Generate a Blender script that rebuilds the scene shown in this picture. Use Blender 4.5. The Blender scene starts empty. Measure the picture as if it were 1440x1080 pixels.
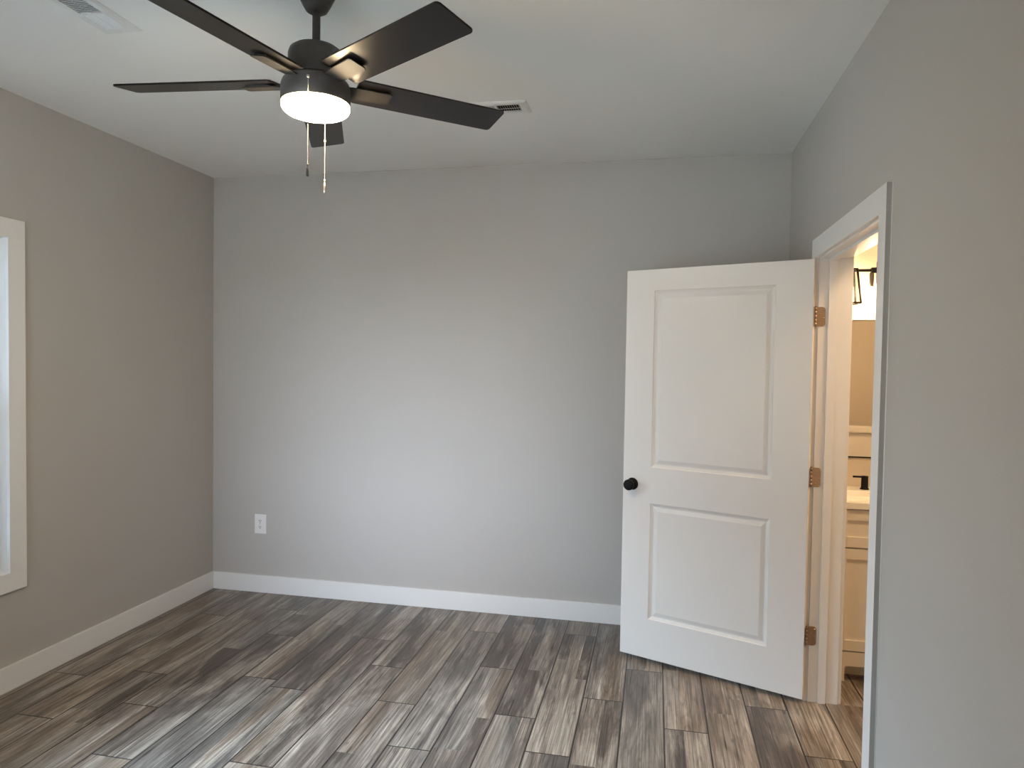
import bpy, bmesh, math, random
from mathutils import Vector, Matrix
PI = math.pi
SC = bpy.context.scene
COL = SC.collection

# ------------------------------------------------------------------ camera
F_PX = 976.464
def make_camera():
    yaw, pitch, roll = -0.203817, -0.030446, 0.015409
    f = Vector((math.sin(yaw)*math.cos(pitch), math.cos(yaw)*math.cos(pitch), math.sin(pitch)))
    r0 = Vector((math.cos(yaw), -math.sin(yaw), 0)); u0 = r0.cross(f)
    r = math.cos(roll)*r0 + math.sin(roll)*u0
    u = -math.sin(roll)*r0 + math.cos(roll)*u0
    cam = bpy.data.cameras.new('camera'); o = bpy.data.objects.new('camera', cam); COL.objects.link(o)
    cam.sensor_fit = 'HORIZONTAL'; cam.sensor_width = 36.0; cam.lens = F_PX/1440*36.0
    cam.clip_start = 0.02; cam.clip_end = 200
    m = Matrix((r, u, -f)).transposed().to_4x4(); m.translation = Vector((2.89856, -4.14553, 1.54767))
    o.matrix_world = m
    SC.camera = o
make_camera()

# ------------------------------------------------------------------ light and exposure
SC.view_settings.view_transform = 'Standard'
SC.view_settings.look = 'None'
SC.view_settings.gamma = 1.0
SC.view_settings.use_curve_mapping = False
SC.view_settings.exposure = 0.20
SKY_BASE = (0.40, 0.72, 1.00)                   # clear low sky on the shaded side
SKY_LOBES = (                                   # direction, sharpness, radiance
    ((0.0, -1.0, 0.12), 30.0, (35.0, 39.5, 46.0)),      # bright low sky behind the viewer
    ((-0.52, -0.05, 0.85), 6.0, (88.0, 112.0, 136.0)),     # blue overhead
)
SUN_STRENGTH = 58.0
LENS_STRENGTH = 138.0
LENS_COLOUR = (1.0, 0.765, 0.47)
BULB_STRENGTH = 170.0
BATH_FILL_STRENGTH = 125.0  # strength of the added bathroom fill light
BULB_COLOUR = (1.0, 0.69, 0.39)
def make_world():
    world = bpy.data.worlds.new('sky'); SC.world = world; world.use_nodes = True
    nt = world.node_tree; nt.nodes.clear(); N, L = nt.nodes.new, nt.links.new
    wo = N('ShaderNodeOutputWorld'); bg = N('ShaderNodeBackground'); tc = N('ShaderNodeTexCoord')
    last = N('ShaderNodeRGB'); last.outputs[0].default_value = (*SKY_BASE, 1); acc = last.outputs[0]
    for d, n, c in SKY_LOBES:
        v = Vector(d).normalized()
        dp = N('ShaderNodeVectorMath'); dp.operation = 'DOT_PRODUCT'; dp.inputs[1].default_value = v; L(tc.outputs['Generated'], dp.inputs[0])
        mm = N('ShaderNodeMath'); mm.operation = 'MAXIMUM'; mm.inputs[1].default_value = 0.0; L(dp.outputs['Value'], mm.inputs[0])
        pw = N('ShaderNodeMath'); pw.operation = 'POWER'; pw.inputs[1].default_value = n; L(mm.outputs[0], pw.inputs[0])
        sc = N('ShaderNodeVectorMath'); sc.operation = 'SCALE'; sc.inputs[0].default_value = c; L(pw.outputs[0], sc.inputs['Scale'])
        ad = N('ShaderNodeVectorMath'); ad.operation = 'ADD'; L(acc, ad.inputs[0]); L(sc.outputs[0], ad.inputs[1]); acc = ad.outputs[0]
    L(acc, bg.inputs['Color']); bg.inputs['Strength'].default_value = 1.0; L(bg.outputs[0], wo.inputs[0])
make_world()
sun = bpy.data.lights.new('sun', 'SUN'); sun.energy = SUN_STRENGTH; sun.color = (1.0, 0.95, 0.88); sun.angle = 0.01
so = bpy.data.objects.new('sun', sun); COL.objects.link(so)
so.rotation_euler = Vector((-0.35, -1.0, -0.85)).to_track_quat('-Z', 'Y').to_euler()

# ------------------------------------------------------------------ dimensions (metres)
W, H = 3.618, 2.743            # bedroom width and ceiling height; back wall is y = 0
YF = -4.45                     # inner face of the near wall
WT = 0.130                     # thickness of the wall with the doorway
XB = W + WT                    # bathroom face of that wall
BX1, BY0 = 5.40, -3.0          # bathroom right wall and near wall
D0, D1 = -0.757, -1.676        # doorway jamb faces
DZ = 2.043                     # head jamb underside
WY0, WY1, WZ0, WZ1 = -1.517, -2.417, 0.548, 2.080   # window opening inside its casing
QX0, QX1 = 0.80, 2.00          # window in the near wall, behind the viewer

# ------------------------------------------------------------------ mesh helpers
def bm_new(): return bmesh.new()
def box(bm, x0, x1, y0, y1, z0, z1, bev=0.0, M=None):
    vs = [bm.verts.new((x, y, z)) for x in (x0, x1) for y in (y0, y1) for z in (z0, z1)]
    fs = [(0,1,3,2),(4,6,7,5),(0,4,5,1),(2,3,7,6),(0,2,6,4),(1,5,7,3)]
    faces = [bm.faces.new([vs[i] for i in f]) for f in fs]
    geom = vs
    if bev > 0:
        es = list({e for f in faces for e in f.edges})
        r = bmesh.ops.bevel(bm, geom=es, offset=bev, segments=2, profile=0.7, affect='EDGES')
        geom = list({v for f in r['faces'] for v in f.verts} | {v for v in vs if v.is_valid})
    if M is not None: bmesh.ops.transform(bm, matrix=M, verts=geom)
    return geom
def lathe(bm, prof, n=48, M=None, smooth=True):
    """prof: list of (r, z); spun about z."""
    rings = []; allv = []
    for r, z in prof:
        if r < 1e-6:
            v = bm.verts.new((0, 0, z)); rings.append([v]); allv.append(v)
        else:
            ring = [bm.verts.new((r*math.cos(2*PI*i/n), r*math.sin(2*PI*i/n), z)) for i in range(n)]
            rings.append(ring); allv += ring
    for a, b in zip(rings[:-1], rings[1:]):
        for i in range(n):
            j = (i+1) % n
            if len(a) == 1 and len(b) == 1: continue
            if len(a) == 1: f = bm.faces.new((a[0], b[j], b[i]))
            elif len(b) == 1: f = bm.faces.new((a[i], a[j], b[0]))
            else: f = bm.faces.new((a[i], a[j], b[j], b[i]))
            f.smooth = smooth
    if M is not None: bmesh.ops.transform(bm, matrix=M, verts=allv)
    return allv
def rod(bm, p, q, r, n=12):
    p, q = Vector(p), Vector(q); d = q-p
    M = Matrix.Translation(p) @ d.to_track_quat('Z', 'Y').to_matrix().to_4x4()
    lathe(bm, [(0, 0), (r, 0), (r, d.length), (0, d.length)], n, M)
def prism(bm, outline, z0, z1, bev=0.0, M=None):
    """outline: xy polygon extruded between z0 and z1."""
    lo = [bm.verts.new((x, y, z0)) for x, y in outline]; hi = [bm.verts.new((x, y, z1)) for x, y in outline]
    n = len(outline)
    f0 = bm.faces.new(list(reversed(lo))); f1 = bm.faces.new(hi)
    for i in range(n):
        j = (i+1) % n; bm.faces.new((lo[i], lo[j], hi[j], hi[i]))
    geom = lo+hi
    if bev > 0:
        es = list(f0.edges)+list(f1.edges)
        r = bmesh.ops.bevel(bm, geom=es, offset=bev, segments=2, affect='EDGES')
        geom = list({v for f in r['faces'] for v in f.verts} | {v for v in geom if v.is_valid})
    if M is not None: bmesh.ops.transform(bm, matrix=M, verts=geom)
    return geom
def rrect(x0, x1, y0, y1, r, n=5, corners=(1,1,1,1)):
    pts = []
    for k, (cx, cy, a) in enumerate(((x1-r, y1-r, 0), (x0+r, y1-r, PI/2), (x0+r, y0+r, PI), (x1-r, y0+r, 1.5*PI))):
        if corners[k]:
            pts += [(cx+r*math.cos(a+PI/2*i/n), cy+r*math.sin(a+PI/2*i/n)) for i in range(n+1)]
        else:
            pts.append((x1 if k in (0,3) else x0, y1 if k in (0,1) else y0))
    return pts
def obj(name, bm, mat, parent=None, loc=None, smooth_angle=None):
    bmesh.ops.recalc_face_normals(bm, faces=bm.faces)
    me = bpy.data.meshes.new(name); bm.to_mesh(me); bm.free()
    if mat is not None: me.materials.append(mat)
    o = bpy.data.objects.new(name, me); COL.objects.link(o)
    if parent is not None: o.parent = parent
    if loc is not None: o.location = loc
    return o
def tag(o, label=None, cat=None, group=None, kind=None):
    if label: o['label'] = label
    if cat: o['category'] = cat
    if group: o['group'] = group
    if kind: o['kind'] = kind
    return o
def thing(name, label, cat, loc=(0,0,0), rotz=0.0, group=None, kind=None):
    o = bpy.data.objects.new(name, None); COL.objects.link(o)
    o.location = loc; o.rotation_euler = (0, 0, rotz); o.empty_display_size = 0.1
    return tag(o, label, cat, group, kind)
def struct(name, bm, mat, label, cat):
    return tag(obj(name, bm, mat), label, cat, kind='structure')

# ------------------------------------------------------------------ materials
def principled(name, colour, rough=0.5, metal=0.0, spec=0.5, bump=None, vary=0.0, vscale=3.0):
    m = bpy.data.materials.new(name); m.use_nodes = True
    nt = m.node_tree; b = nt.nodes['Principled BSDF']
    b.inputs['Base Color'].default_value = (*colour, 1)
    b.inputs['Roughness'].default_value = rough; b.inputs['Metallic'].default_value = metal
    b.inputs['Specular IOR Level'].default_value = spec
    tc = nt.nodes.new('ShaderNodeTexCoord')
    if vary:
        n = nt.nodes.new('ShaderNodeTexNoise'); n.inputs['Scale'].default_value = vscale; n.inputs['Detail'].default_value = 4
        nt.links.new(tc.outputs['Object'], n.inputs['Vector'])
        r = nt.nodes.new('ShaderNodeMix'); r.data_type = 'RGBA'
        r.inputs['A'].default_value = (*[c*(1-vary) for c in colour], 1); r.inputs['B'].default_value = (*[min(1, c*(1+vary)) for c in colour], 1)
        nt.links.new(n.outputs['Fac'], r.inputs['Factor']); nt.links.new(r.outputs['Result'], b.inputs['Base Color'])
    if bump:
        n = nt.nodes.new('ShaderNodeTexNoise'); n.inputs['Scale'].default_value = bump[0]; n.inputs['Detail'].default_value = 3
        nt.links.new(tc.outputs['Object'], n.inputs['Vector'])
        bp = nt.nodes.new('ShaderNodeBump'); bp.inputs['Strength'].default_value = bump[1]; bp.inputs['Distance'].default_value = 0.001
        nt.links.new(n.outputs['Fac'], bp.inputs['Height']); nt.links.new(bp.outputs[0], b.inputs['Normal'])
    return m
def emission(name, colour, strength):
    m = bpy.data.materials.new(name); m.use_nodes = True
    nt = m.node_tree; nt.nodes.clear()
    o = nt.nodes.new('ShaderNodeOutputMaterial'); e = nt.nodes.new('ShaderNodeEmission')
    e.inputs['Color'].default_value = (*colour, 1); e.inputs['Strength'].default_value = strength
    nt.links.new(e.outputs[0], o.inputs[0]); return m
def clear_glass(name, tint=(1,1,1)):
    m = bpy.data.materials.new(name); m.use_nodes = True
    nt = m.node_tree; nt.nodes.clear()
    o = nt.nodes.new('ShaderNodeOutputMaterial'); mix = nt.nodes.new('ShaderNodeMixShader')
    t = nt.nodes.new('ShaderNodeBsdfTransparent'); g = nt.nodes.new('ShaderNodeBsdfGlossy'); f = nt.nodes.new('ShaderNodeFresnel')
    t.inputs['Color'].default_value = (*tint, 1); g.inputs['Roughness'].default_value = 0.02; f.inputs['IOR'].default_value = 1.45
    nt.links.new(f.outputs[0], mix.inputs[0]); nt.links.new(t.outputs[0], mix.inputs[1]); nt.links.new(g.outputs[0], mix.inputs[2])
    nt.links.new(mix.outputs[0], o.inputs[0]); return m
M_WALL = principled('greige_wall_paint', (0.49, 0.464, 0.432), 0.65, spec=0.3, bump=(260, 0.25), vary=0.02)
M_CEIL = principled('white_ceiling_paint', (0.89, 0.88, 0.855), 0.85, spec=0.2, bump=(200, 0.3), vary=0.015)
M_TRIM = principled('white_trim_paint', (0.80, 0.79, 0.77), 0.38, bump=(120, 0.08))
M_DOOR = principled('white_door_paint', (0.78, 0.75, 0.715), 0.42, bump=(160, 0.10), vary=0.01)
M_BATHWALL = principled('bathroom_wall_paint', (0.62, 0.55, 0.46), 0.6, spec=0.3, bump=(260, 0.2))
M_VANITY = principled('white_vanity_paint', (0.78, 0.72, 0.64), 0.4)
M_SINK = principled('white_cultured_marble', (0.85, 0.82, 0.76), 0.15)
M_BLACK = principled('matte_black_metal', (0.005, 0.005, 0.0055), 0.55, spec=0.2)
M_RECESS_SHADE = principled('painted_recess_shade', (0.012, 0.011, 0.010), 0.9, spec=0.1)  # near-black colour standing in for shade inside recesses
M_FAN = principled('oil_rubbed_black_metal', (0.060, 0.053, 0.048), 0.48, spec=0.5, vary=0.1, vscale=30)
M_BLADE = principled('espresso_blade_laminate', (0.012, 0.010, 0.0095), 0.30, spec=0.32, vary=0.3, vscale=14)
M_CHAIN = principled('brushed_nickel_chain', (0.75, 0.70, 0.62), 0.25, metal=1.0)
M_BRONZE = principled('bronze_fob', (0.10, 0.085, 0.075), 0.35, metal=0.8)
M_HINGE = principled('satin_copper_nickel', (0.45, 0.355, 0.285), 0.32, metal=1.0, bump=(300, 0.15))
M_VINYL = principled('white_window_vinyl', (0.80, 0.82, 0.84), 0.3)
M_REG = principled('white_register_enamel', (0.80, 0.80, 0.79), 0.35)
M_PLATE = principled('white_outlet_plastic', (0.80, 0.78, 0.76), 0.3)
M_MIRROR = principled('silvered_mirror_glass', (0.92, 0.92, 0.90), 0.02, metal=1.0)
M_GLASS = clear_glass('window_glass', (0.96, 0.98, 1.0))
M_SHADEGLASS = clear_glass('lantern_glass')
M_LENS = emission('lit_opal_lens', LENS_COLOUR, LENS_STRENGTH)
M_BULB = emission('lit_warm_bulb', BULB_COLOUR, BULB_STRENGTH)
M_LAWN = principled('lawn_outside', (0.07, 0.09, 0.045), 0.9, vary=0.3, vscale=2)
M_PATIO = principled('pale_concrete_outside', (0.38, 0.36, 0.33), 0.9, vary=0.1, vscale=1.5)
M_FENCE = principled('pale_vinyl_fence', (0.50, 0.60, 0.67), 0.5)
M_BRACKET = principled('black_bracket_metal', (0.030, 0.027, 0.025), 0.6, spec=0.35)

def plank_material():
    m = bpy.data.materials.new('weathered_vinyl_planks'); m.use_nodes = True
    nt = m.node_tree; N = nt.nodes.new; L = nt.links.new
    b = nt.nodes['Principled BSDF']
    at = N('ShaderNodeAttribute'); at.attribute_name = 'tint'
    sd = N('ShaderNodeAttribute'); sd.attribute_name = 'seed'
    uv = N('ShaderNodeUVMap'); uv.uv_map = 'plank'
    geo = N('ShaderNodeNewGeometry'); sp = N('ShaderNodeSeparateXYZ'); L(geo.outputs['Position'], sp.inputs[0])
    su = N('ShaderNodeSeparateXYZ'); L(uv.outputs[0], su.inputs[0])
    def math_(op, a, bb=None, c=None):
        n = N('ShaderNodeMath'); n.operation = op
        for i, v in enumerate((a, bb, c)):
            if v is None: continue
            if isinstance(v, (int, float)): n.inputs[i].default_value = v
            else: L(v, n.inputs[i])
        return n.outputs[0]
    def vec(x, y, z):
        n = N('ShaderNodeCombineXYZ')
        for i, v in enumerate((x, y, z)):
            if isinstance(v, (int, float)): n.inputs[i].default_value = v
            else: L(v, n.inputs[i])
        return n.outputs[0]
    def noise(v, scale, detail, rough=0.55, dist=0.0):
        n = N('ShaderNodeTexNoise'); n.inputs['Scale'].default_value = scale; n.inputs['Detail'].default_value = detail
        n.inputs['Roughness'].default_value = rough; n.inputs['Distortion'].default_value = dist; L(v, n.inputs['Vector']); return n.outputs['Fac']
    def mr(v, a, bb, c, d):
        n = N('ShaderNodeMapRange'); L(v, n.inputs['Value'])
        for k, val in zip(('From Min','From Max','To Min','To Max'), (a, bb, c, d)): n.inputs[k].default_value = val
        return n.outputs['Result']
    def mixc(f, a, bb, mode='MIX'):
        n = N('ShaderNodeMix'); n.data_type = 'RGBA'; n.blend_type = mode
        if isinstance(f, (int, float)): n.inputs['Factor'].default_value = f
        else: L(f, n.inputs['Factor'])
        for k, v in (('A', a), ('B', bb)):
            if isinstance(v, tuple): n.inputs[k].default_value = (*v, 1)
            else: L(v, n.inputs[k])
        return n.outputs['Result']
    seed = math_('MULTIPLY', sd.outputs['Fac'], 37.0)
    X, Y = sp.outputs['X'], sp.outputs['Y']
    blot = noise(vec(math_('MULTIPLY', X, 9.0), math_('MULTIPLY', Y, 1.6), seed), 1.0, 6, 0.62, 0.6)
    grain = noise(vec(math_('MULTIPLY', X, 120.0), math_('MULTIPLY', Y, 1.8), seed), 1.0, 4, 0.6, 0.8)
    # cathedral figure: rings of a warped field
    fld = noise(vec(math_('MULTIPLY', X, 7.0), math_('MULTIPLY', Y, 0.65), seed), 1.0, 2, 0.45)
    rings = math_('SINE', math_('MULTIPLY', fld, 110.0))
    saw = noise(vec(math_('MULTIPLY', X, 40.0), math_('MULTIPLY', Y, 120.0), seed), 1.0, 2)
    worn = noise(vec(math_('MULTIPLY', X, 26.0), math_('MULTIPLY', Y, 3.2), math_('ADD', seed, 9.0)), 1.0, 6, 0.7)
    knots = N('ShaderNodeTexVoronoi'); knots.inputs['Scale'].default_value = 1.0
    L(vec(math_('MULTIPLY', X, 9.0), math_('MULTIPLY', Y, 4.0), seed), knots.inputs['Vector'])
    c = at.outputs['Color']
    c = mixc(mr(blot, 0.47, 0.70, 0.0, 0.70), c, (0.46, 0.41, 0.35))
    c = mixc(mr(blot, 0.48, 0.28, 0.0, 0.70), c, (0.050, 0.039, 0.032))
    fine = noise(vec(math_('MULTIPLY', X, 330.0), math_('MULTIPLY', Y, 5.0), seed), 1.0, 3, 0.6, 0.3)
    g = math_('MULTIPLY', mr(grain, 0.36, 0.64, 0.55, 1.42), mr(rings, 0.45, 1.0, 1.03, 0.80))
    g = math_('MULTIPLY', g, mr(fine, 0.35, 0.65, 0.78, 1.20))
    g = math_('MULTIPLY', g, mr(saw, 0.3, 0.7, 0.95, 1.05))
    gv = vec(g, g, g)
    c = mixc(1.0, c, gv, 'MULTIPLY')
    c = mixc(mr(worn, 0.62, 0.72, 0.0, 0.45), c, (0.055, 0.045, 0.038))
    c = mixc(mr(knots.outputs['Distance'], 0.10, 0.02, 0.0, 0.6), c, (0.045, 0.034, 0.028))
    # dark micro-bevel round every plank (uv in metres from the plank's edges)
    e = math_('MINIMUM', math_('MINIMUM', su.outputs['X'], math_('SUBTRACT', 0.1823, su.outputs['X'])),
              math_('MULTIPLY', math_('MINIMUM', su.outputs['Y'], math_('SUBTRACT', 1.235, su.outputs['Y'])), 1.1))
    line = mr(e, 0.0024, 0.0040, 1.0, 0.0)
    c = mixc(math_('MULTIPLY', line, 0.94), c, (0.012, 0.010, 0.008))
    L(c, b.inputs['Base Color'])
    L(mr(grain, 0.3, 0.7, 0.27, 0.38), b.inputs['Roughness'])
    b.inputs['Specular IOR Level'].default_value = 0.5
    bp = N('ShaderNodeBump'); bp.inputs['Strength'].default_value = 0.35; bp.inputs['Distance'].default_value = 0.0012
    h = math_('SUBTRACT', math_('MULTIPLY', grain, 0.5), math_('MULTIPLY', line, 2.0))
    L(h, bp.inputs['Height']); L(bp.outputs[0], b.inputs['Normal'])
    return m
M_PLANK = plank_material()

# ------------------------------------------------------------------ floor: plank by plank in one mesh
def make_floor():
    rnd = random.Random(11)
    PW, PL = 0.1823, 1.235
    joints = {-3: -1.206, -2: -1.495, -1: -0.633, 0: -1.132, 1: -1.200, 2: -0.557, 3: -0.870, 4: -1.210, 5: -0.314, 6: -0.754,
              7: -1.205, 8: -0.228, 9: -0.965, 10: -0.610, 11: -1.156, 12: -0.30, 13: -0.87, 14: -1.24}
    light = (0.245, 0.208, 0.172); mid = (0.165, 0.136, 0.110); dark = (0.095, 0.077, 0.063); tan = (0.188, 0.145, 0.109); grey = (0.148, 0.131, 0.114)
    bm = bm_new()
    uvl = bm.loops.layers.uv.new('plank'); tl = bm.loops.layers.float_color.new('tint'); sl = bm.loops.layers.float.new('seed')
    def quad(x0, x1, y0, y1, px, py, tint, seed):
        vs = [bm.verts.new(p) for p in ((x0,y0,0),(x1,y0,0),(x1,y1,0),(x0,y1,0))]
        f = bm.faces.new(vs)
        for l in f.loops:
            l[uvl].uv = (l.vert.co.x-px, l.vert.co.y-py); l[tl] = (*tint, 1); l[sl] = seed
    lasttone = None
    xmin, xmax, ymin, ymax = -0.02, BX1+0.02, YF-0.02, 0.02
    k = -6
    while 0.960+PW*k < xmax:
        px = 0.960+PW*k
        off = joints.get(k, -rnd.random()*PL)
        n = 2
        while off + n*PL > -6: n -= 1
        py = off + 2*PL
        while py > ymin - PL:
            # strips across the plank
            mode = rnd.random()
            cuts = [0, PW] if mode < 0.35 else ([0, PW*rnd.choice((0.38, 0.45, 0.55, 0.62)), PW] if mode < 0.85 else [0, PW*0.34, PW*0.68, PW])
            base = rnd.choice((light, mid, mid, tan, grey, dark))
            for a, b in zip(cuts[:-1], cuts[1:]):
                ys = [0]
                if len(cuts) > 2 and rnd.random() < 0.75:
                    ys.append(PL*rnd.uniform(0.25, 0.75))
                ys.append(PL)
                for c, d in zip(ys[:-1], ys[1:]):
                    t = base if rnd.random() < 0.4 else rnd.choice((light, mid, tan, grey, dark, mid, dark, light))
                    s = rnd.uniform(0.85, 1.15); t = tuple(v*s for v in t)
                    x0, x1 = max(px+a, xmin), min(px+b, xmax); y0, y1 = max(py+c, ymin), min(py+d, ymax)
                    if x1-x0 > 1e-4 and y1-y0 > 1e-4: quad(x0, x1, y0, y1, px, py, t, rnd.random())
            py -= PL
        k += 1
    # underside so that the floor has thickness
    box(bm, xmin, xmax, ymin, ymax, -0.05, -0.0005)
    f = struct('floor', bm, M_PLANK, 'weathered grey brown wood plank floor running towards the back wall', 'floor')
    return f
make_floor()

# ------------------------------------------------------------------ room shell
T = 0.12
def shell():
    bm = bm_new()                                            # left wall with the window opening
    o = 0.012
    a0, a1, z0, z1 = WY0+o, WY1-o, WZ0-o, WZ1+o
    box(bm, -T, 0, a0, T, -0.05, H+T); box(bm, -T, 0, YF-T, a1, -0.05, H+T)
    box(bm, -T, 0, a1, a0, -0.05, z0); box(bm, -T, 0, a1, a0, z1, H+T)
    struct('wall_left', bm, M_WALL, 'greige painted wall with the bright window at the left edge', 'wall')
    bm = bm_new(); box(bm, 0, W, 0, T, -0.05, H+T)
    struct('wall_back', bm, M_WALL, 'wide greige back wall with one white outlet near its left corner', 'wall')
    bm = bm_new()                                            # right wall with the doorway
    d0, d1, dz = D0+0.019, D1-0.019, DZ+0.019
    box(bm, W, XB, d0, T, -0.05, H+T); box(bm, W, XB, YF-T, d1, -0.05, H+T); box(bm, W, XB, d1, d0, dz, H+T)
    struct('wall_right', bm, M_WALL, 'greige wall at the right with the open bathroom doorway', 'wall')
    bm = bm_new()                                            # near wall with its own window
    box(bm, 0, QX0-o, YF-T, YF, -0.05, H+T); box(bm, QX1+o, W, YF-T, YF, -0.05, H+T)
    box(bm, QX0-o, QX1+o, YF-T, YF, -0.05, z0); box(bm, QX0-o, QX1+o, YF-T, YF, z1, H+T)
    struct('wall_front', bm, M_WALL, 'greige wall behind the viewer closing the bedroom', 'wall')
    bm = bm_new(); box(bm, 0, W, YF, 0, H, H+T)
    struct('ceiling', bm, M_CEIL, 'smooth white bedroom ceiling carrying the dark fan', 'ceiling')
    # bathroom beyond the doorway
    bm = bm_new(); box(bm, XB, BX1, 0, T, -0.05, H+T)
    struct('wall_bathroom_back', bm, M_BATHWALL, 'warm lit bathroom wall behind the mirror and vanity', 'wall')
    bm = bm_new(); box(bm, BX1, BX1+T, BY0-T, T, -0.05, H+T)
    struct('wall_bathroom_right', bm, M_BATHWALL, 'bathroom side wall hidden beyond the doorway', 'wall')
    bm = bm_new(); box(bm, XB, BX1, BY0-T, BY0, -0.05, H+T)
    struct('wall_bathroom_front', bm, M_BATHWALL, 'bathroom wall opposite the vanity mirror', 'wall')
    bm = bm_new(); box(bm, XB, BX1, BY0, 0, H, H+T)
    struct('ceiling_bathroom', bm, M_CEIL, 'white bathroom ceiling beyond the doorway', 'ceiling')
    bm = bm_new(); box(bm, XB, 3.950, -1.2, 0, 2.165, H)
    struct('ceiling_soffit', bm, M_BATHWALL, 'boxed soffit lit from below above the vanity light', 'soffit')
    bm = bm_new(); box(bm, XB, BX1, -2.42, -2.30, 0, 0.995); box(bm, XB, BX1, -2.44, -2.28, 0.995, 1.044, 0.004)
    struct('wall_bathroom_half', bm, M_VANITY, 'low half wall with a cap board, seen in the bathroom mirror', 'half wall')
    bm = bm_new(); box(bm, -14, -T-0.3, YF-T-0.3, 10, -0.75, -0.70); struct('ground', bm, M_LAWN, 'lawn outside the left window', 'ground')
    bm = bm_new(); box(bm, -14, 14, -60, YF-T-0.3, -0.75, -0.70); struct('ground', bm, M_PATIO, 'pale concrete patio behind the house', 'ground')
shell()

def board(bm, x0, x1, y0, y1, z0, z1, b=0.003): return box(bm, x0, x1, y0, y1, z0, z1, b)
BBH, BBT = 0.1155, 0.014
def baseboards():
    bm = bm_new(); board(bm, 0, BBT, YF, 0, 0, BBH)
    struct('baseboard_left', bm, M_TRIM, 'white baseboard along the left wall under the window', 'baseboard')
    bm = bm_new(); board(bm, BBT, W, -BBT, 0, 0, BBH)
    struct('baseboard_back', bm, M_TRIM, 'white baseboard along the back wall up to behind the door', 'baseboard')
    bm = bm_new(); board(bm, W-BBT, W, YF, -1.7445, 0, BBH)
    struct('baseboard_right', bm, M_TRIM, 'white baseboard on the right wall nearer than the doorway', 'baseboard')
baseboards()

def doorway():
    # flat casing on the bedroom side
    x0, x1 = W-0.018, W
    yo0, yi0, yi1, yo1, zi, zo = -0.679, -0.751, -1.668, -1.744, 2.049, 2.137
    t = thing('trim_1', 'white flat casing boards round the open bathroom doorway', 'door casing', (W, -1.21, 0), kind='structure')
    L = Matrix.Translation((-W, 1.21, 0))
    bm = bm_new(); box(bm, x0, x1, yi0, yo0, 0, zi, 0.0015, L); obj('side_casing', bm, M_TRIM, t)
    def wall_colour_edge(o):                                       # outer edge faces of the casing take the wall colour
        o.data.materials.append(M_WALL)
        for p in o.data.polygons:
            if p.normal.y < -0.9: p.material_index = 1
    bm = bm_new(); box(bm, x0, x1, yo1, yi1, 0, zi, 0.0015, L); wall_colour_edge(obj('side_casing', bm, M_TRIM, t))
    bm = bm_new(); box(bm, x0, x1, yo1, yo0, zi, zo, 0.0015, L); wall_colour_edge(obj('head_casing', bm, M_TRIM, t))
    # caulk bead where the near casing meets the wall
    bm = bm_new(); rod(bm, (W-0.0005-W, yo1-0.0012+1.21, 0.12), (-0.0005, yo1-0.0012+1.21, zo), 0.0022, 8); obj('caulk_bead', bm, M_TRIM, t)
    t = thing('trim_2', 'white door jamb with stop moulding lining the bathroom doorway', 'door jamb', (W, -1.21, 0), kind='structure')
    bm = bm_new(); box(bm, W, XB, D0, D0+0.019, 0, DZ+0.019, 0.001, L); obj('side_jamb', bm, M_TRIM, t)
    bm = bm_new(); box(bm, W, XB, D1-0.019, D1, 0, DZ+0.019, 0.001, L); obj('side_jamb', bm, M_TRIM, t)
    bm = bm_new(); box(bm, W, XB, D1, D0, DZ, DZ+0.019, 0.001, L); obj('head_jamb', bm, M_TRIM, t)
    s0, s1 = W+0.041, W+0.076
    bm = bm_new(); box(bm, s0, s1, D0-0.011, D0, 0, DZ, 0.002, L); obj('door_stop', bm, M_TRIM, t)
    bm = bm_new(); box(bm, s0, s1, D1, D1+0.011, 0, DZ, 0.002, L); obj('door_stop', bm, M_TRIM, t)
    bm = bm_new(); box(bm, s0, s1, D1+0.011, D0-0.011, DZ-0.011, DZ, 0.002, L); obj('door_stop', bm, M_TRIM, t)
    t = thing('trim_3', 'white casing on the bathroom side of the doorway', 'door casing', (XB, -1.21, 0), kind='structure')
    L = Matrix.Translation((-XB, 1.21, 0)); x0, x1 = XB, XB+0.016
    bm = bm_new(); box(bm, x0, x1, yi0, yo0, 0, zi, 0.0015, L); obj('side_casing', bm, M_TRIM, t)
    bm = bm_new(); box(bm, x0, x1, yo1, yi1, 0, zi, 0.0015, L); obj('side_casing', bm, M_TRIM, t)
    bm = bm_new(); box(bm, x0, x1, yo1, yo0, zi, zo, 0.0015, L); obj('head_casing', bm, M_TRIM, t)
doorway()

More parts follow.
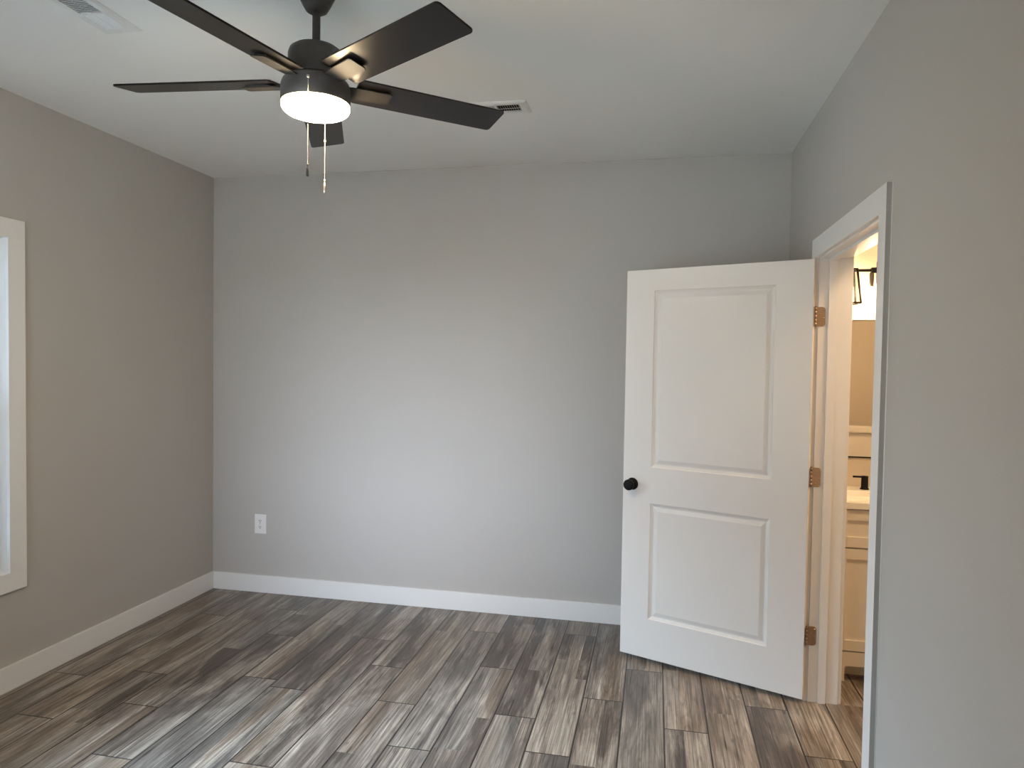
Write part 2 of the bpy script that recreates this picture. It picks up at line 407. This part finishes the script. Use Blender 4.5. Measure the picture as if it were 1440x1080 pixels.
# ------------------------------------------------------------------ open door (local: x along the leaf from the pin, y towards the bedroom face seen from behind, z up)
def make_door():
    PIN = Vector((3.606, -0.758, 0)); th = 0.3867
    e = Vector((-math.cos(th), math.sin(th), 0)); nrm = Vector((-math.sin(th), -math.cos(th), 0))   # nrm faces the viewer
    root = thing('door_1', 'open white two panel door with a round black knob, swung into the bedroom', 'door', PIN, kind='structure')
    B = Matrix((e, nrm, Vector((0,0,1)))).transposed().to_4x4()     # (t, depth, z) -> local to root (translation only)
    Z0 = 0.0225; DW, DH = 0.913, 2.0145
    tg = [0.003, 0.003+0.164, 0.003+0.760, 0.003+DW]
    zg = [0, 0.206, 0.811, 0.9975, 1.906, DH]
    y0, y1 = 0.004, 0.039
    bm = bm_new()
    def V(t, d, z): return bm.verts.new(B @ Vector((t, d, z+Z0)))
    for (yy, sg) in ((y1, -1), (y0, 1)):
        for i in range(3):
            for j in range(5):
                if i == 1 and j in (1, 3):
                    loops = []
                    for ins, dep in ((0, 0), (0.003, 0.0045), (0.015, 0.011), (0.021, 0.011), (0.040, 0.0035), (0.044, 0.0035)):
                        a, b, c, d = tg[1]+ins, tg[2]-ins, zg[j]+ins, zg[j+1]-ins
                        y = yy+sg*dep
                        loops.append([V(a,y,c), V(b,y,c), V(b,y,d), V(a,y,d)])
                    for A, Bq in zip(loops[:-1], loops[1:]):
                        for q in range(4):
                            r = (q+1) % 4; bm.faces.new((A[q], A[r], Bq[r], Bq[q]))
                    bm.faces.new(loops[-1])
                else:
                    bm.faces.new((V(tg[i],yy,zg[j]), V(tg[i+1],yy,zg[j]), V(tg[i+1],yy,zg[j+1]), V(tg[i],yy,zg[j+1])))
    for t in (tg[0], tg[3]): bm.faces.new((V(t,y0,0), V(t,y1,0), V(t,y1,DH), V(t,y0,DH)))
    for z in (0, DH): bm.faces.new((V(tg[0],y0,z), V(tg[3],y0,z), V(tg[3],y1,z), V(tg[0],y1,z)))
    bmesh.ops.remove_doubles(bm, verts=bm.verts, dist=0.0002)
    obj('door_leaf', bm, M_DOOR, root)
    # knobs, both faces
    for sg, yy in ((1, y1), (-1, y0)):
        M = B @ Matrix.Translation((0.863, yy, 0.925)) @ Matrix.Rotation(-sg*PI/2, 4, 'X')
        bm = bm_new()
        lathe(bm, [(0,0),(0.031,0),(0.032,0.002),(0.030,0.006),(0.020,0.009),(0.011,0.013),(0.0105,0.026),(0.016,0.031),(0.024,0.036),(0.0282,0.044),(0.0285,0.052),(0.026,0.058),(0.018,0.0615),(0,0.0625)], 40, M)
        obj('door_knob', bm, M_BLACK, root)
    bm = bm_new(); box(bm, DW+0.0025, DW+0.0042, 0.011, 0.032, 0.897, 0.953, 0.0005, B); obj('latch_plate', bm, M_BLACK, root)
    # three butt hinges: jamb leaf, door leaf, knuckles with a pin
    for zc in (0.3095, 1.0445, 1.779):
        h = 0.0445
        bm = bm_new()
        O = Matrix.Translation(-PIN)
        out = rrect(3.6085, 3.648, zc-h, zc+h, 0.014, 6, (1,0,0,1))
        prism(bm, out, 0, 0.0022, 0, O @ Matrix.Translation((0, D0, 0)) @ Matrix.Rotation(PI/2, 4, 'X'))
        out = rrect(0.0065, 0.037, zc-h, zc+h, 0.014, 6, (1,0,0,1))       # leaf let into the door's edge
        prism(bm, out, 0.0006, 0.0026, 0, B @ Matrix(((0,0,1,0),(1,0,0,0),(0,1,0,0),(0,0,0,1))))
        hg = obj('hinge', bm, M_HINGE, root); hg['label'] = 'copper toned butt hinge'
        bm = bm_new()
        for i in range(5):
            a = zc-h+i*2*h/5
            lathe(bm, [(0,a+.0006),(0.0056,a+.0006),(0.0056,a+2*h/5-.0006),(0,a+2*h/5-.0006)], 16)
        lathe(bm, [(0,zc+h),(0.0062,zc+h),(0.0062,zc+h+.003),(0.003,zc+h+.006),(0,zc+h+.006)], 16)
        obj('hinge_knuckle', bm, M_HINGE, hg)
        for (dx, dz) in ((3.641, 0.030), (3.625, 0.012), (3.641, -0.006), (3.625, -0.030)):
            bm = bm_new()
            lathe(bm, [(0.0036,0),(0.0036,0.0006),(0,0.0010)], 12, O @ Matrix.Translation((dx, D0-0.0022, zc+dz)) @ Matrix.Rotation(PI/2, 4, 'X'))
            obj('hinge_screw', bm, M_HINGE, hg)
make_door()

# ------------------------------------------------------------------ window
def make_window(name, label, loc, rotz, wid):
    # local x points into the room, local y runs along the wall
    WY0, WY1, zc = wid/2, -wid/2, WZ0
    root = thing(name, label, 'window', loc, rotz, kind='structure')
    L = Matrix.Translation((0, 0, -zc)); c = 0.087
    for a in ((WY0, WY0+c, WZ0, WZ1), (WY1-c, WY1, WZ0, WZ1)):
        bm = bm_new(); box(bm, 0, 0.018, a[0], a[1], a[2], a[3], 0.0015, L); obj('side_casing', bm, M_TRIM, root)
    bm = bm_new(); box(bm, 0, 0.018, WY1-c, WY0+c, WZ1, WZ1+c, 0.0015, L); obj('head_casing', bm, M_TRIM, root)
    bm = bm_new(); box(bm, 0, 0.018, WY1-c, WY0+c, WZ0-c, WZ0, 0.0015, L); obj('bottom_casing', bm, M_TRIM, root)
    bm = bm_new(); o = 0.012                                   # jamb liner
    box(bm, -T, 0, WY0, WY0+o, WZ0-o, WZ1+o, 0, L); box(bm, -T, 0, WY1-o, WY1, WZ0-o, WZ1+o, 0, L)
    box(bm, -T, 0, WY1, WY0, WZ0-o, WZ0, 0, L); box(bm, -T, 0, WY1, WY0, WZ1, WZ1+o, 0, L)
    obj('jamb_liner', bm, M_TRIM, root)
    def ring(bm, x0, x1, y0, y1, z0, z1, w):
        box(bm, x0, x1, y0, y0+w, z0, z1, 0.001, L); box(bm, x0, x1, y1-w, y1, z0, z1, 0.001, L)
        box(bm, x0, x1, y0+w, y1-w, z0, z0+w, 0.001, L); box(bm, x0, x1, y0+w, y1-w, z1-w, z1, 0.001, L)
    bm = bm_new(); ring(bm, -0.110, -0.035, WY1, WY0, WZ0, WZ1, 0.022); obj('window_frame', bm, M_VINYL, root)
    zm = (WZ0+WZ1)/2
    for (x0, x1, z0, z1) in ((-0.068, -0.042, WZ0+0.022, zm+0.02), (-0.100, -0.074, zm-0.02, WZ1-0.022)):
        bm = bm_new(); ring(bm, x0, x1, WY1+0.022, WY0-0.022, z0, z1, 0.038); s = obj('sash', bm, M_VINYL, root)
        bm = bm_new(); xm = (x0+x1)/2
        box(bm, xm-0.002, xm+0.002, WY1+0.058, WY0-0.058, z0+0.036, z1-0.036, 0, L); obj('glass_pane', bm, M_GLASS, s)
    # daylight sampling aid for the window opening
    ld = bpy.data.lights.new('window_portal', 'AREA'); ld.shape = 'RECTANGLE'; ld.size = WZ1-WZ0; ld.size_y = wid
    ld.cycles.is_portal = True
    lo = bpy.data.objects.new('window_portal', ld); COL.objects.link(lo)
    lo.matrix_world = Matrix.Translation(loc) @ Matrix.Rotation(rotz, 4, 'Z') @ Matrix.Translation((-T-0.01, 0, (WZ1-WZ0)/2)) @ Matrix.Rotation(-PI/2, 4, 'Y')
make_window('window_1', 'white cased window with a bright bluish pane on the left wall', (0, (WY0+WY1)/2, WZ0), 0, WY0-WY1)
make_window('window_2', 'white cased window in the wall behind the viewer', ((QX0+QX1)/2, YF, WZ0), PI/2, QX1-QX0)

# ------------------------------------------------------------------ ceiling fan
def make_fan():
    FX, FY = 1.807, -2.058
    root = thing('ceiling_fan', 'dark five blade ceiling fan with a lit round light in the room centre', 'ceiling fan', (FX, FY, H))
    dz = -H
    Lz = Matrix.Translation((0, 0, dz))
    bm = bm_new(); lathe(bm, [(0,H),(0.066,H),(0.066,H-0.008),(0.062,H-0.022),(0.046,H-0.055),(0.034,H-0.076),(0.026,H-0.081),(0,H-0.081)], 48, Lz); obj('canopy', bm, M_FAN, root)
    bm = bm_new(); lathe(bm, [(0,2.69),(0.0125,2.69),(0.0125,2.54),(0,2.54)], 24, Lz)
    lathe(bm, [(0.0125,2.572),(0.020,2.568),(0.022,2.545),(0.0125,2.543)], 24, Lz); obj('downrod', bm, M_FAN, root)
    bm = bm_new(); lathe(bm, [(0,2.552),(0.045,2.551),(0.070,2.547),(0.082,2.538),(0.087,2.524),(0.088,2.455),(0.086,2.449),(0,2.449)], 64, Lz); obj('motor_housing', bm, M_FAN, root)
    bm = bm_new(); lathe(bm, [(0,2.449),(0.086,2.449),(0.095,2.445),(0.104,2.437),(0.1085,2.425),(0.1095,2.410),(0.1095,2.371),(0.108,2.3695),(0,2.3695)], 64, Lz); obj('light_housing', bm, M_FAN, root)
    bm = bm_new(); lathe(bm, [(0.1065,2.370),(0.1070,2.366),(0.1065,2.357),(0.103,2.350),(0.094,2.343),(0.078,2.337),(0.055,2.333),(0.028,2.331),(0,2.3305)], 64, Lz)
    o = obj('light_lens', bm, M_LENS, root); o['label'] = 'glowing white round light lens'
    # blades
    ph0, R, hw, pit, zb = 1.978, 0.660, 0.067, -0.209, 2.4395
    bm0 = None; mesh_blade = mesh_br = mesh_sc = None
    for i in range(5):
        a = ph0 + i*2*PI/5
        if i == 0:
            bm = bm_new()
            pts = rrect(0.128, R, -hw, hw, 0.011, 5)
            prism(bm, pts, -0.003, 0.003, 0.001, Matrix.Rotation(pit, 4, 'X'))
            bl = obj('blade', bm, M_BLADE, root); mesh_blade = bl.data
            bm = bm_new()                                       # flat holder under the blade root
            pts = [(0.098,-0.030),(0.135,-0.036),(0.238,-0.040),(0.246,-0.034),(0.246,0.016),(0.238,0.024),(0.135,0.026),(0.098,0.022)]
            prism(bm, pts, -0.0135, -0.0095, 0.0008, Matrix.Rotation(pit, 4, 'X'))
            prism(bm, rrect(0.15, 0.235, -0.032, 0.016, 0.006, 3), -0.0096, -0.0030, 0, Matrix.Rotation(pit, 4, 'X'))
            br = obj('blade_bracket', bm, M_BRACKET, bl); mesh_br = br.data
        else:
            bl = bpy.data.objects.new('blade', mesh_blade); COL.objects.link(bl); bl.parent = root
            br = bpy.data.objects.new('blade_bracket', mesh_br); COL.objects.link(br); br.parent = bl
        bl.location = (0, 0, zb+dz); bl.rotation_euler = (0, 0, a)
    # pull chains
    def chain(x, y, z0, z1, mat, fob, bead=0.0016, step=0.0046):
        bm = bm_new(); z = z0
        while z > z1:
            bmesh.ops.create_icosphere(bm, subdivisions=1, radius=bead, matrix=Matrix.Translation((x-FX, y-FY, z-H))); z -= step
        rod(bm, (x-FX, y-FY, z0-H), (x-FX, y-FY, z1-H), 0.0006, 6)
        for f in bm.faces: f.smooth = True
        c = obj('pull_chain', bm, mat, root)
        return c
    c = chain(1.8425, -2.176, 2.405, 2.146, M_CHAIN, None, 0.0014, 0.0042)
    bm = bm_new(); M = Matrix.Translation((1.8425-FX, -2.176-FY, 2.411-H)) @ Matrix.Rotation(PI/2, 4, 'X')
    lathe(bm, [(0.0032,-0.006),(0.0055,-0.004),(0.0055,0.001),(0.0040,0.004),(0,0.004)], 16, M); obj('chain_grommet', bm, M_CHAIN, c)
    bm = bm_new(); lathe(bm, [(0,2.147),(0.0022,2.147),(0.0030,2.143),(0.0016,2.138),(0.0016,2.135),(0.0042,2.133),(0.0042,2.110),(0.0030,2.108),(0,2.108)], 14, Matrix.Translation((1.8425-FX, -2.176-FY, -H)))
    f = obj('chain_fob', bm, M_BRONZE, c); f['label'] = 'dark bronze chain fob'
    c = chain(1.7785, -1.9375, 2.385, 2.160, M_CHAIN, None, 0.0011, 0.0030)
    bm = bm_new(); lathe(bm, [(0,2.296),(0.0030,2.296),(0.0038,2.291),(0.0030,2.286),(0,2.286)], 12, Matrix.Translation((1.7785-FX, -1.9375-FY, -H))); obj('chain_connector', bm, M_CHAIN, c)
    bm = bm_new(); lathe(bm, [(0,2.163),(0.0028,2.163),(0.0038,2.158),(0.0022,2.152),(0.0040,2.149),(0.0044,2.135),(0.0040,2.119),(0.0026,2.116),(0,2.116)], 14, Matrix.Translation((1.7785-FX, -1.9375-FY, -H)))
    f = obj('chain_fob', bm, M_CHAIN, c); f['label'] = 'polished nickel chain fob'
make_fan()

# ------------------------------------------------------------------ ceiling registers (local x = long side)
def make_vent(label, loc, rotz, flip):
    root = thing('ceiling_vent', label, 'air vent', loc, rotz, 'ceiling air registers')
    LX, LY, ox, oy = 0.152, 0.0765, 0.1125, 0.043
    bm = bm_new()
    prof = [(0.0, 0.0), (0.004, 0.0), (0.012, -0.007)]
    loops = []
    for ins, z in ((0, 0), (0.001, -0.0025), (0.012, -0.0075)):
        loops.append([bm.verts.new((x, y, z)) for x, y in ((-LX+ins,-LY+ins),(LX-ins,-LY+ins),(LX-ins,LY-ins),(-LX+ins,LY-ins))])
    loops.append([bm.verts.new((x, y, -0.0075)) for x, y in ((-ox,-oy),(ox,-oy),(ox,oy),(-ox,oy))])
    loops.append([bm.verts.new((x, y, -0.0005)) for x, y in ((-ox,-oy),(ox,-oy),(ox,oy),(-ox,oy))])
    for A, Bq in zip(loops[:-1], loops[1:]):
        for q in range(4): bm.faces.new((A[q], A[(q+1)%4], Bq[(q+1)%4], Bq[q]))
    box(bm, -0.004, 0.004, -oy, oy, -0.0075, -0.002)
    obj('register_frame', bm, M_REG, root)
    bm = bm_new(); box(bm, -ox, ox, -oy, oy, -0.0012, -0.0004); obj('duct_shade_sheet', bm, M_RECESS_SHADE, root)  # dark sheet behind the louvers stands in for the duct's shade
    n = 10
    for s in (-1, 1):
        for i in range(n):
            x = s*(0.004+(ox-0.004)*(i+0.5)/n)
            bm = bm_new()
            box(bm, -0.0042, 0.0042, -oy, oy, -0.0005, 0.0005, 0, Matrix.Translation((x, 0, -0.0044)) @ Matrix.Rotation(s*flip*math.radians(58), 4, 'Y'))
            obj('louver', bm, M_REG, root)
    for s in (-1, 1):
        bm = bm_new(); lathe(bm, [(0.0035,-0.0074),(0.003,-0.0088),(0,-0.0092)], 12, Matrix.Translation((s*0.130, 0, 0)))
        obj('screw', bm, M_REG, root)
    bm = bm_new(); box(bm, -ox+0.002, ox-0.002, -0.001, 0.001, -0.0078, -0.0066); obj('cross_bar', bm, M_REG, root)
    return root
make_vent('white louvered ceiling vent partly behind a fan blade, towards the back wall', (2.143, -0.9365, H), 0, 1)
make_vent('white louvered ceiling vent cut by the top left edge, over the window side', (0.957, -2.048, H), PI/2, 1)

# ------------------------------------------------------------------ wall outlet
def make_outlet():
    root = thing('wall_outlet', 'white duplex wall outlet low on the back wall near the left corner', 'outlet', (0.3545, 0, 0.4553))
    bm = bm_new(); prism(bm, rrect(-0.0415, 0.0415, -0.0635, 0.0635, 0.003, 3), 0, 0.006, 0.002, Matrix.Rotation(PI/2, 4, 'X')); obj('cover_plate', bm, M_PLATE, root)
    for s in (-1, 1):
        bm = bm_new(); Mr = Matrix.Translation((0, -0.006, s*0.0195)) @ Matrix.Rotation(PI/2, 4, 'X')
        out = [(0.0172*math.cos(2*PI*i/32), max(-0.0142, min(0.0142, 0.0172*math.sin(2*PI*i/32)))) for i in range(32)]
        prism(bm, out, 0, 0.0016, 0.0004, Mr); r = obj('receptacle', bm, M_PLATE, root)
        for (cx, cz, w, h) in ((-0.0064, 0.003, 0.0015, 0.0048), (0.0064, 0.003, 0.0015, 0.0042), (0, -0.0075, 0.0028, 0.0028)):
            bm = bm_new(); box(bm, cx-w, cx+w, -0.0079, -0.0070, s*0.0195+cz-h, s*0.0195+cz+h); obj('slot', bm, M_RECESS_SHADE, r)  # dark blocks stand in for the shade in the slots
    bm = bm_new(); lathe(bm, [(0.003,0.006),(0.003,0.0068),(0,0.0072)], 12, Matrix.Rotation(PI/2, 4, 'X')); obj('screw', bm, M_CHAIN, root)
make_outlet()

# ------------------------------------------------------------------ bathroom furniture
VX0, VX1, VY0 = 3.782, 4.478, -0.490
VC = (VX0+VX1)/2
def shaker(x0, x1, z0, z1, y, rail=0.052, side=0.052):
    bm = bm_new()
    box(bm, x0, x0+side, y, y+0.019, z0, z1, 0.001); box(bm, x1-side, x1, y, y+0.019, z0, z1, 0.001)
    box(bm, x0+side, x1-side, y, y+0.019, z0, z0+rail, 0.001); box(bm, x0+side, x1-side, y, y+0.019, z1-rail, z1, 0.001)
    box(bm, x0+side, x1-side, y+0.010, y+0.016, z0+rail, z1-rail)
    bmesh.ops.translate(bm, verts=bm.verts, vec=(-VC, 0, 0))
    return bm
def make_vanity():
    t = thing('vanity_cabinet', 'white shaker vanity cabinet with a drawer over doors in the bathroom', 'vanity', (VC, 0, 0))
    y = VY0+0.019; L = Matrix.Translation((-VC, 0, 0))
    bm = bm_new()                                               # carcass: open box, the bowl hangs into it
    box(bm, VX0, VX0+0.016, y+0.001, -0.002, 0.148, 0.858, 0, L); box(bm, VX1-0.016, VX1, y+0.001, -0.002, 0.148, 0.858, 0, L)
    box(bm, VX0+0.016, VX1-0.016, -0.014, -0.002, 0.148, 0.858, 0, L); box(bm, VX0+0.016, VX1-0.016, y+0.001, -0.014, 0.148, 0.164, 0, L)
    box(bm, VX0+0.016, VX1-0.016, y+0.001, y+0.017, 0.164, 0.858, 0, L)
    obj('body', bm, M_VANITY, t)
    bm = bm_new()                                               # base rail with the arched cut-out and its feet
    zt, za, rr = 0.147, 0.077, 0.012
    x0, x1, xi0, xi1 = VX0, VX1, VX0+0.061, VX1-0.061
    arc = [(xi0+rr-rr*math.cos(PI/2*i/5), za-rr+rr*math.sin(PI/2*i/5)) for i in range(6)]
    out = [(x0, 0), (xi0, 0)] + arc + [(2*VC-a, b) for a, b in reversed(arc)] + [(xi1, 0), (x1, 0), (x1, zt), (x0, zt)]
    prism(bm, out, -0.019, 0, 0, L @ Matrix.Translation((0, VY0, 0)) @ Matrix.Rotation(PI/2, 4, 'X')); obj('base_rail', bm, M_VANITY, t)
    bm = bm_new(); box(bm, VX0, VX0+0.016, VY0+0.020, -0.002, 0, 0.147, 0, L); obj('side_panel', bm, M_VANITY, t)
    bm = bm_new(); box(bm, VX1-0.016, VX1, VY0+0.020, -0.002, 0, 0.147, 0, L); obj('side_panel', bm, M_VANITY, t)
    bm = bm_new(); box(bm, VX0+0.017, VX1-0.017, -0.40, -0.385, 0, 0.147, 0, L); obj('toe_kick', bm, M_VANITY, t)
    obj('drawer', shaker(VX0+0.004, VX1-0.004, 0.667, 0.853, VY0-0.0005), M_VANITY, t)
    for a, b, hx in ((VX0+0.004, VC-0.0015, -0.03), (VC+0.0015, VX1-0.004, 0.03)):
        d = obj('door', shaker(a, b, 0.153, 0.660, VY0-0.0005), M_VANITY, t)
        bm = bm_new(); rod(bm, (hx, VY0-0.028, 0.50), (hx, VY0-0.028, 0.62), 0.005); rod(bm, (hx, VY0-0.028, 0.515), (hx, VY0, 0.515), 0.004); rod(bm, (hx, VY0-0.028, 0.605), (hx, VY0, 0.605), 0.004)
        obj('handle', bm, M_BLACK, d)
    # sink top with an integral rectangular bowl
    t = thing('sink_top', 'white integral sink top with a rectangular bowl on the vanity', 'sink', (VC, 0, 0.859))
    bm = bm_new(); X0, X1, Y0, Y1 = -0.354, 0.354, VY0-0.012, -0.001
    z1 = 0.033
    loops = []
    for (a, b, c, d, z) in ((X0,X1,Y0,Y1,0),(X0,X1,Y0,Y1,z1-.003),(X0+.003,X1-.003,Y0+.003,Y1-.001,z1),
                            (-0.312,0.312,Y0+0.034,-0.142,z1),(-0.308,0.308,Y0+0.038,-0.146,z1-0.004),(-0.245,0.245,Y0+0.062,-0.158,0.006),(-0.215,0.215,Y0+0.085,-0.185,0.003)):
        loops.append([bm.verts.new(q) for q in ((a,c,z),(b,c,z),(b,d,z),(a,d,z))])
    for A, Bq in zip(loops[:-1], loops[1:]):
        for q in range(4): bm.faces.new((A[q], A[(q+1)%4], Bq[(q+1)%4], Bq[q]))
    bm.faces.new(loops[-1]); obj('sink_bowl', bm, M_SINK, t)
    # widespread faucet
    f = thing('faucet', 'matte black widespread faucet with lever handles on the sink top', 'faucet', (VC, -0.088, 0.8925))
    hx = 0.110
    for s in (-1, 1):
        bm = bm_new(); lathe(bm, [(0,0),(0.0225,0),(0.0225,0.004),(0.0185,0.007),(0.0180,0.010),(0.0172,0.070),(0.0165,0.072),(0,0.072)], 28, Matrix.Translation((s*hx, 0, 0)))
        h = obj('handle', bm, M_BLACK, f)
        bm = bm_new(); box(bm, s*hx-0.006, s*hx+0.006, -0.006, 0.006, 0.058, 0.070, 0.001)
        a, b = sorted((s*hx, s*(hx+0.060)))
        box(bm, a, b, -0.0055, 0.0055, 0.0615, 0.0715, 0.0015); obj('lever', bm, M_BLACK, h)
    bm = bm_new(); lathe(bm, [(0,0),(0.025,0),(0.025,0.005),(0.0165,0.009),(0.0155,0.12),(0,0.12)], 28)
    box(bm, -0.0155, 0.0155, -0.125, 0.010, 0.112, 0.132, 0.003); obj('spout', bm, M_BLACK, f)
    # mirror
    m = thing('wall_mirror', 'tall frameless mirror with thin dark edges over the vanity', 'mirror', (VC, 0, 1.058))
    bm = bm_new(); box(bm, -0.305, 0.305, -0.006, -0.0005, 0, 0.752); obj('mirror_glass', bm, M_MIRROR, m)
    bm = bm_new(); box(bm, -0.307, 0.307, -0.009, -0.0005, -0.006, 0.001); obj('bottom_rail', bm, M_BLACK, m)
    bm = bm_new(); box(bm, -0.307, 0.307, -0.009, -0.0005, 0.750, 0.755); obj('top_rail', bm, M_BLACK, m)
make_vanity()

def make_vanity_light():
    zb = 2.071; y = -0.110
    t = thing('vanity_light', 'black bar vanity light with open framed lanterns and lit bulbs above the mirror', 'vanity light', (VC, 0, zb))
    bm = bm_new(); box(bm, -0.06, 0.06, -0.022, 0, -0.06, 0.06, 0.003); rod(bm, (0, 0, 0), (0, y, 0), 0.010); obj('wall_plate', bm, M_BLACK, t)
    bm = bm_new(); box(bm, -0.240, 0.240, y-0.006, y+0.006, -0.007, 0.007, 0.001)
    for x in (-0.103, 0.103): box(bm, x-0.013, x+0.013, y-0.013, y+0.013, -0.014, 0.014, 0.002)
    obj('bar', bm, M_BLACK, t)
    def seg(bm, p, q, r=0.0042):
        p, q = Vector(p), Vector(q); d = q-p
        M = Matrix.Translation(p) @ d.to_track_quat('Z', 'Y').to_matrix().to_4x4()
        box(bm, -r, r, -r, r, -r, d.length+r, 0, M)
    for cx in (-0.230, 0.230):
        bm = bm_new()
        top = [(cx+a*0.036, y+b*0.036, 0.004) for a, b in ((-1,-1),(1,-1),(1,1),(-1,1))]
        bot = [(cx+a*0.055, y+b*0.055, -0.176) for a, b in ((-1,-1),(1,-1),(1,1),(-1,1))]
        for i in range(4):
            seg(bm, top[i], top[(i+1)%4]); seg(bm, bot[i], bot[(i+1)%4]); seg(bm, top[i], bot[i])
        ln = obj('lantern_frame', bm, M_BLACK, t)
        bm = bm_new()
        tv = [bm.verts.new(p) for p in top]; bv = [bm.verts.new(p) for p in bot]
        for i in range(4): bm.faces.new((tv[i], tv[(i+1)%4], bv[(i+1)%4], bv[i]))
        obj('lantern_glass', bm, M_SHADEGLASS, ln)
    for cx in (-0.230, -0.112, 0.112, 0.230):
        bm = bm_new(); lathe(bm, [(0,-0.012),(0.010,-0.012),(0.0115,-0.020),(0.0115,-0.085),(0.009,-0.090),(0,-0.090)], 20, Matrix.Translation((cx, y, 0))); s = obj('socket', bm, M_BRONZE, t)
        bm = bm_new(); lathe(bm, [(0.008,-0.090),(0.012,-0.098),(0.0155,-0.115),(0.0165,-0.135),(0.014,-0.155),(0.008,-0.168),(0,-0.171)], 20, Matrix.Translation((cx, y, 0)))
        b = obj('bulb', bm, M_BULB, s); b['label'] = 'lit warm bulb'
make_vanity_light()

def make_fence():
    t = thing('privacy_fence', 'pale vinyl privacy fence outside the left window', 'fence', (-3.0, -2.5, -0.70))
    for i in range(5):
        y = -7.2+2.4*i
        bm = bm_new(); box(bm, -0.06, 0.06, y-0.06, y+0.06, 0, 2.0, 0.004); obj('post', bm, M_FENCE, t)
        if i < 4:
            bm = bm_new()
            n = 14
            for k in range(n):
                a = y+0.06+(2.28)*k/n; box(bm, -0.018, 0.018, a+0.002, a+2.28/n-0.002, 0.12, 1.80)
            bmesh.ops.remove_doubles(bm, verts=bm.verts, dist=1e-5)
            obj('panel', bm, M_FENCE, t)
            bm = bm_new(); box(bm, -0.03, 0.03, y+0.06, y+2.34, 1.80, 1.90, 0.003); obj('rail', bm, M_FENCE, t)
            bm = bm_new(); box(bm, -0.03, 0.03, y+0.06, y+2.34, 0.05, 0.15, 0.003); obj('rail', bm, M_FENCE, t)
make_fence()

def make_bath_fill():  # added fill light, out of view, brightens the vanity and lower bathroom
    t = thing('bath_fill_light', 'added unseen fill light overhead in the bathroom, past the doorway', 'fill light', (4.55, -1.35, H))
    bm = bm_new(); lathe(bm, [(0,0),(0.150,0),(0.150,-0.025),(0.140,-0.030),(0,-0.030)], 40); obj('base_ring', bm, M_BLACK, t)
    bm = bm_new(); lathe(bm, [(0.138,-0.030),(0.136,-0.045),(0.115,-0.066),(0.07,-0.078),(0,-0.082)], 40)
    o = obj('diffuser', bm, emission('warm_fill_diffuser', BULB_COLOUR, BATH_FILL_STRENGTH), t)
make_bath_fill()
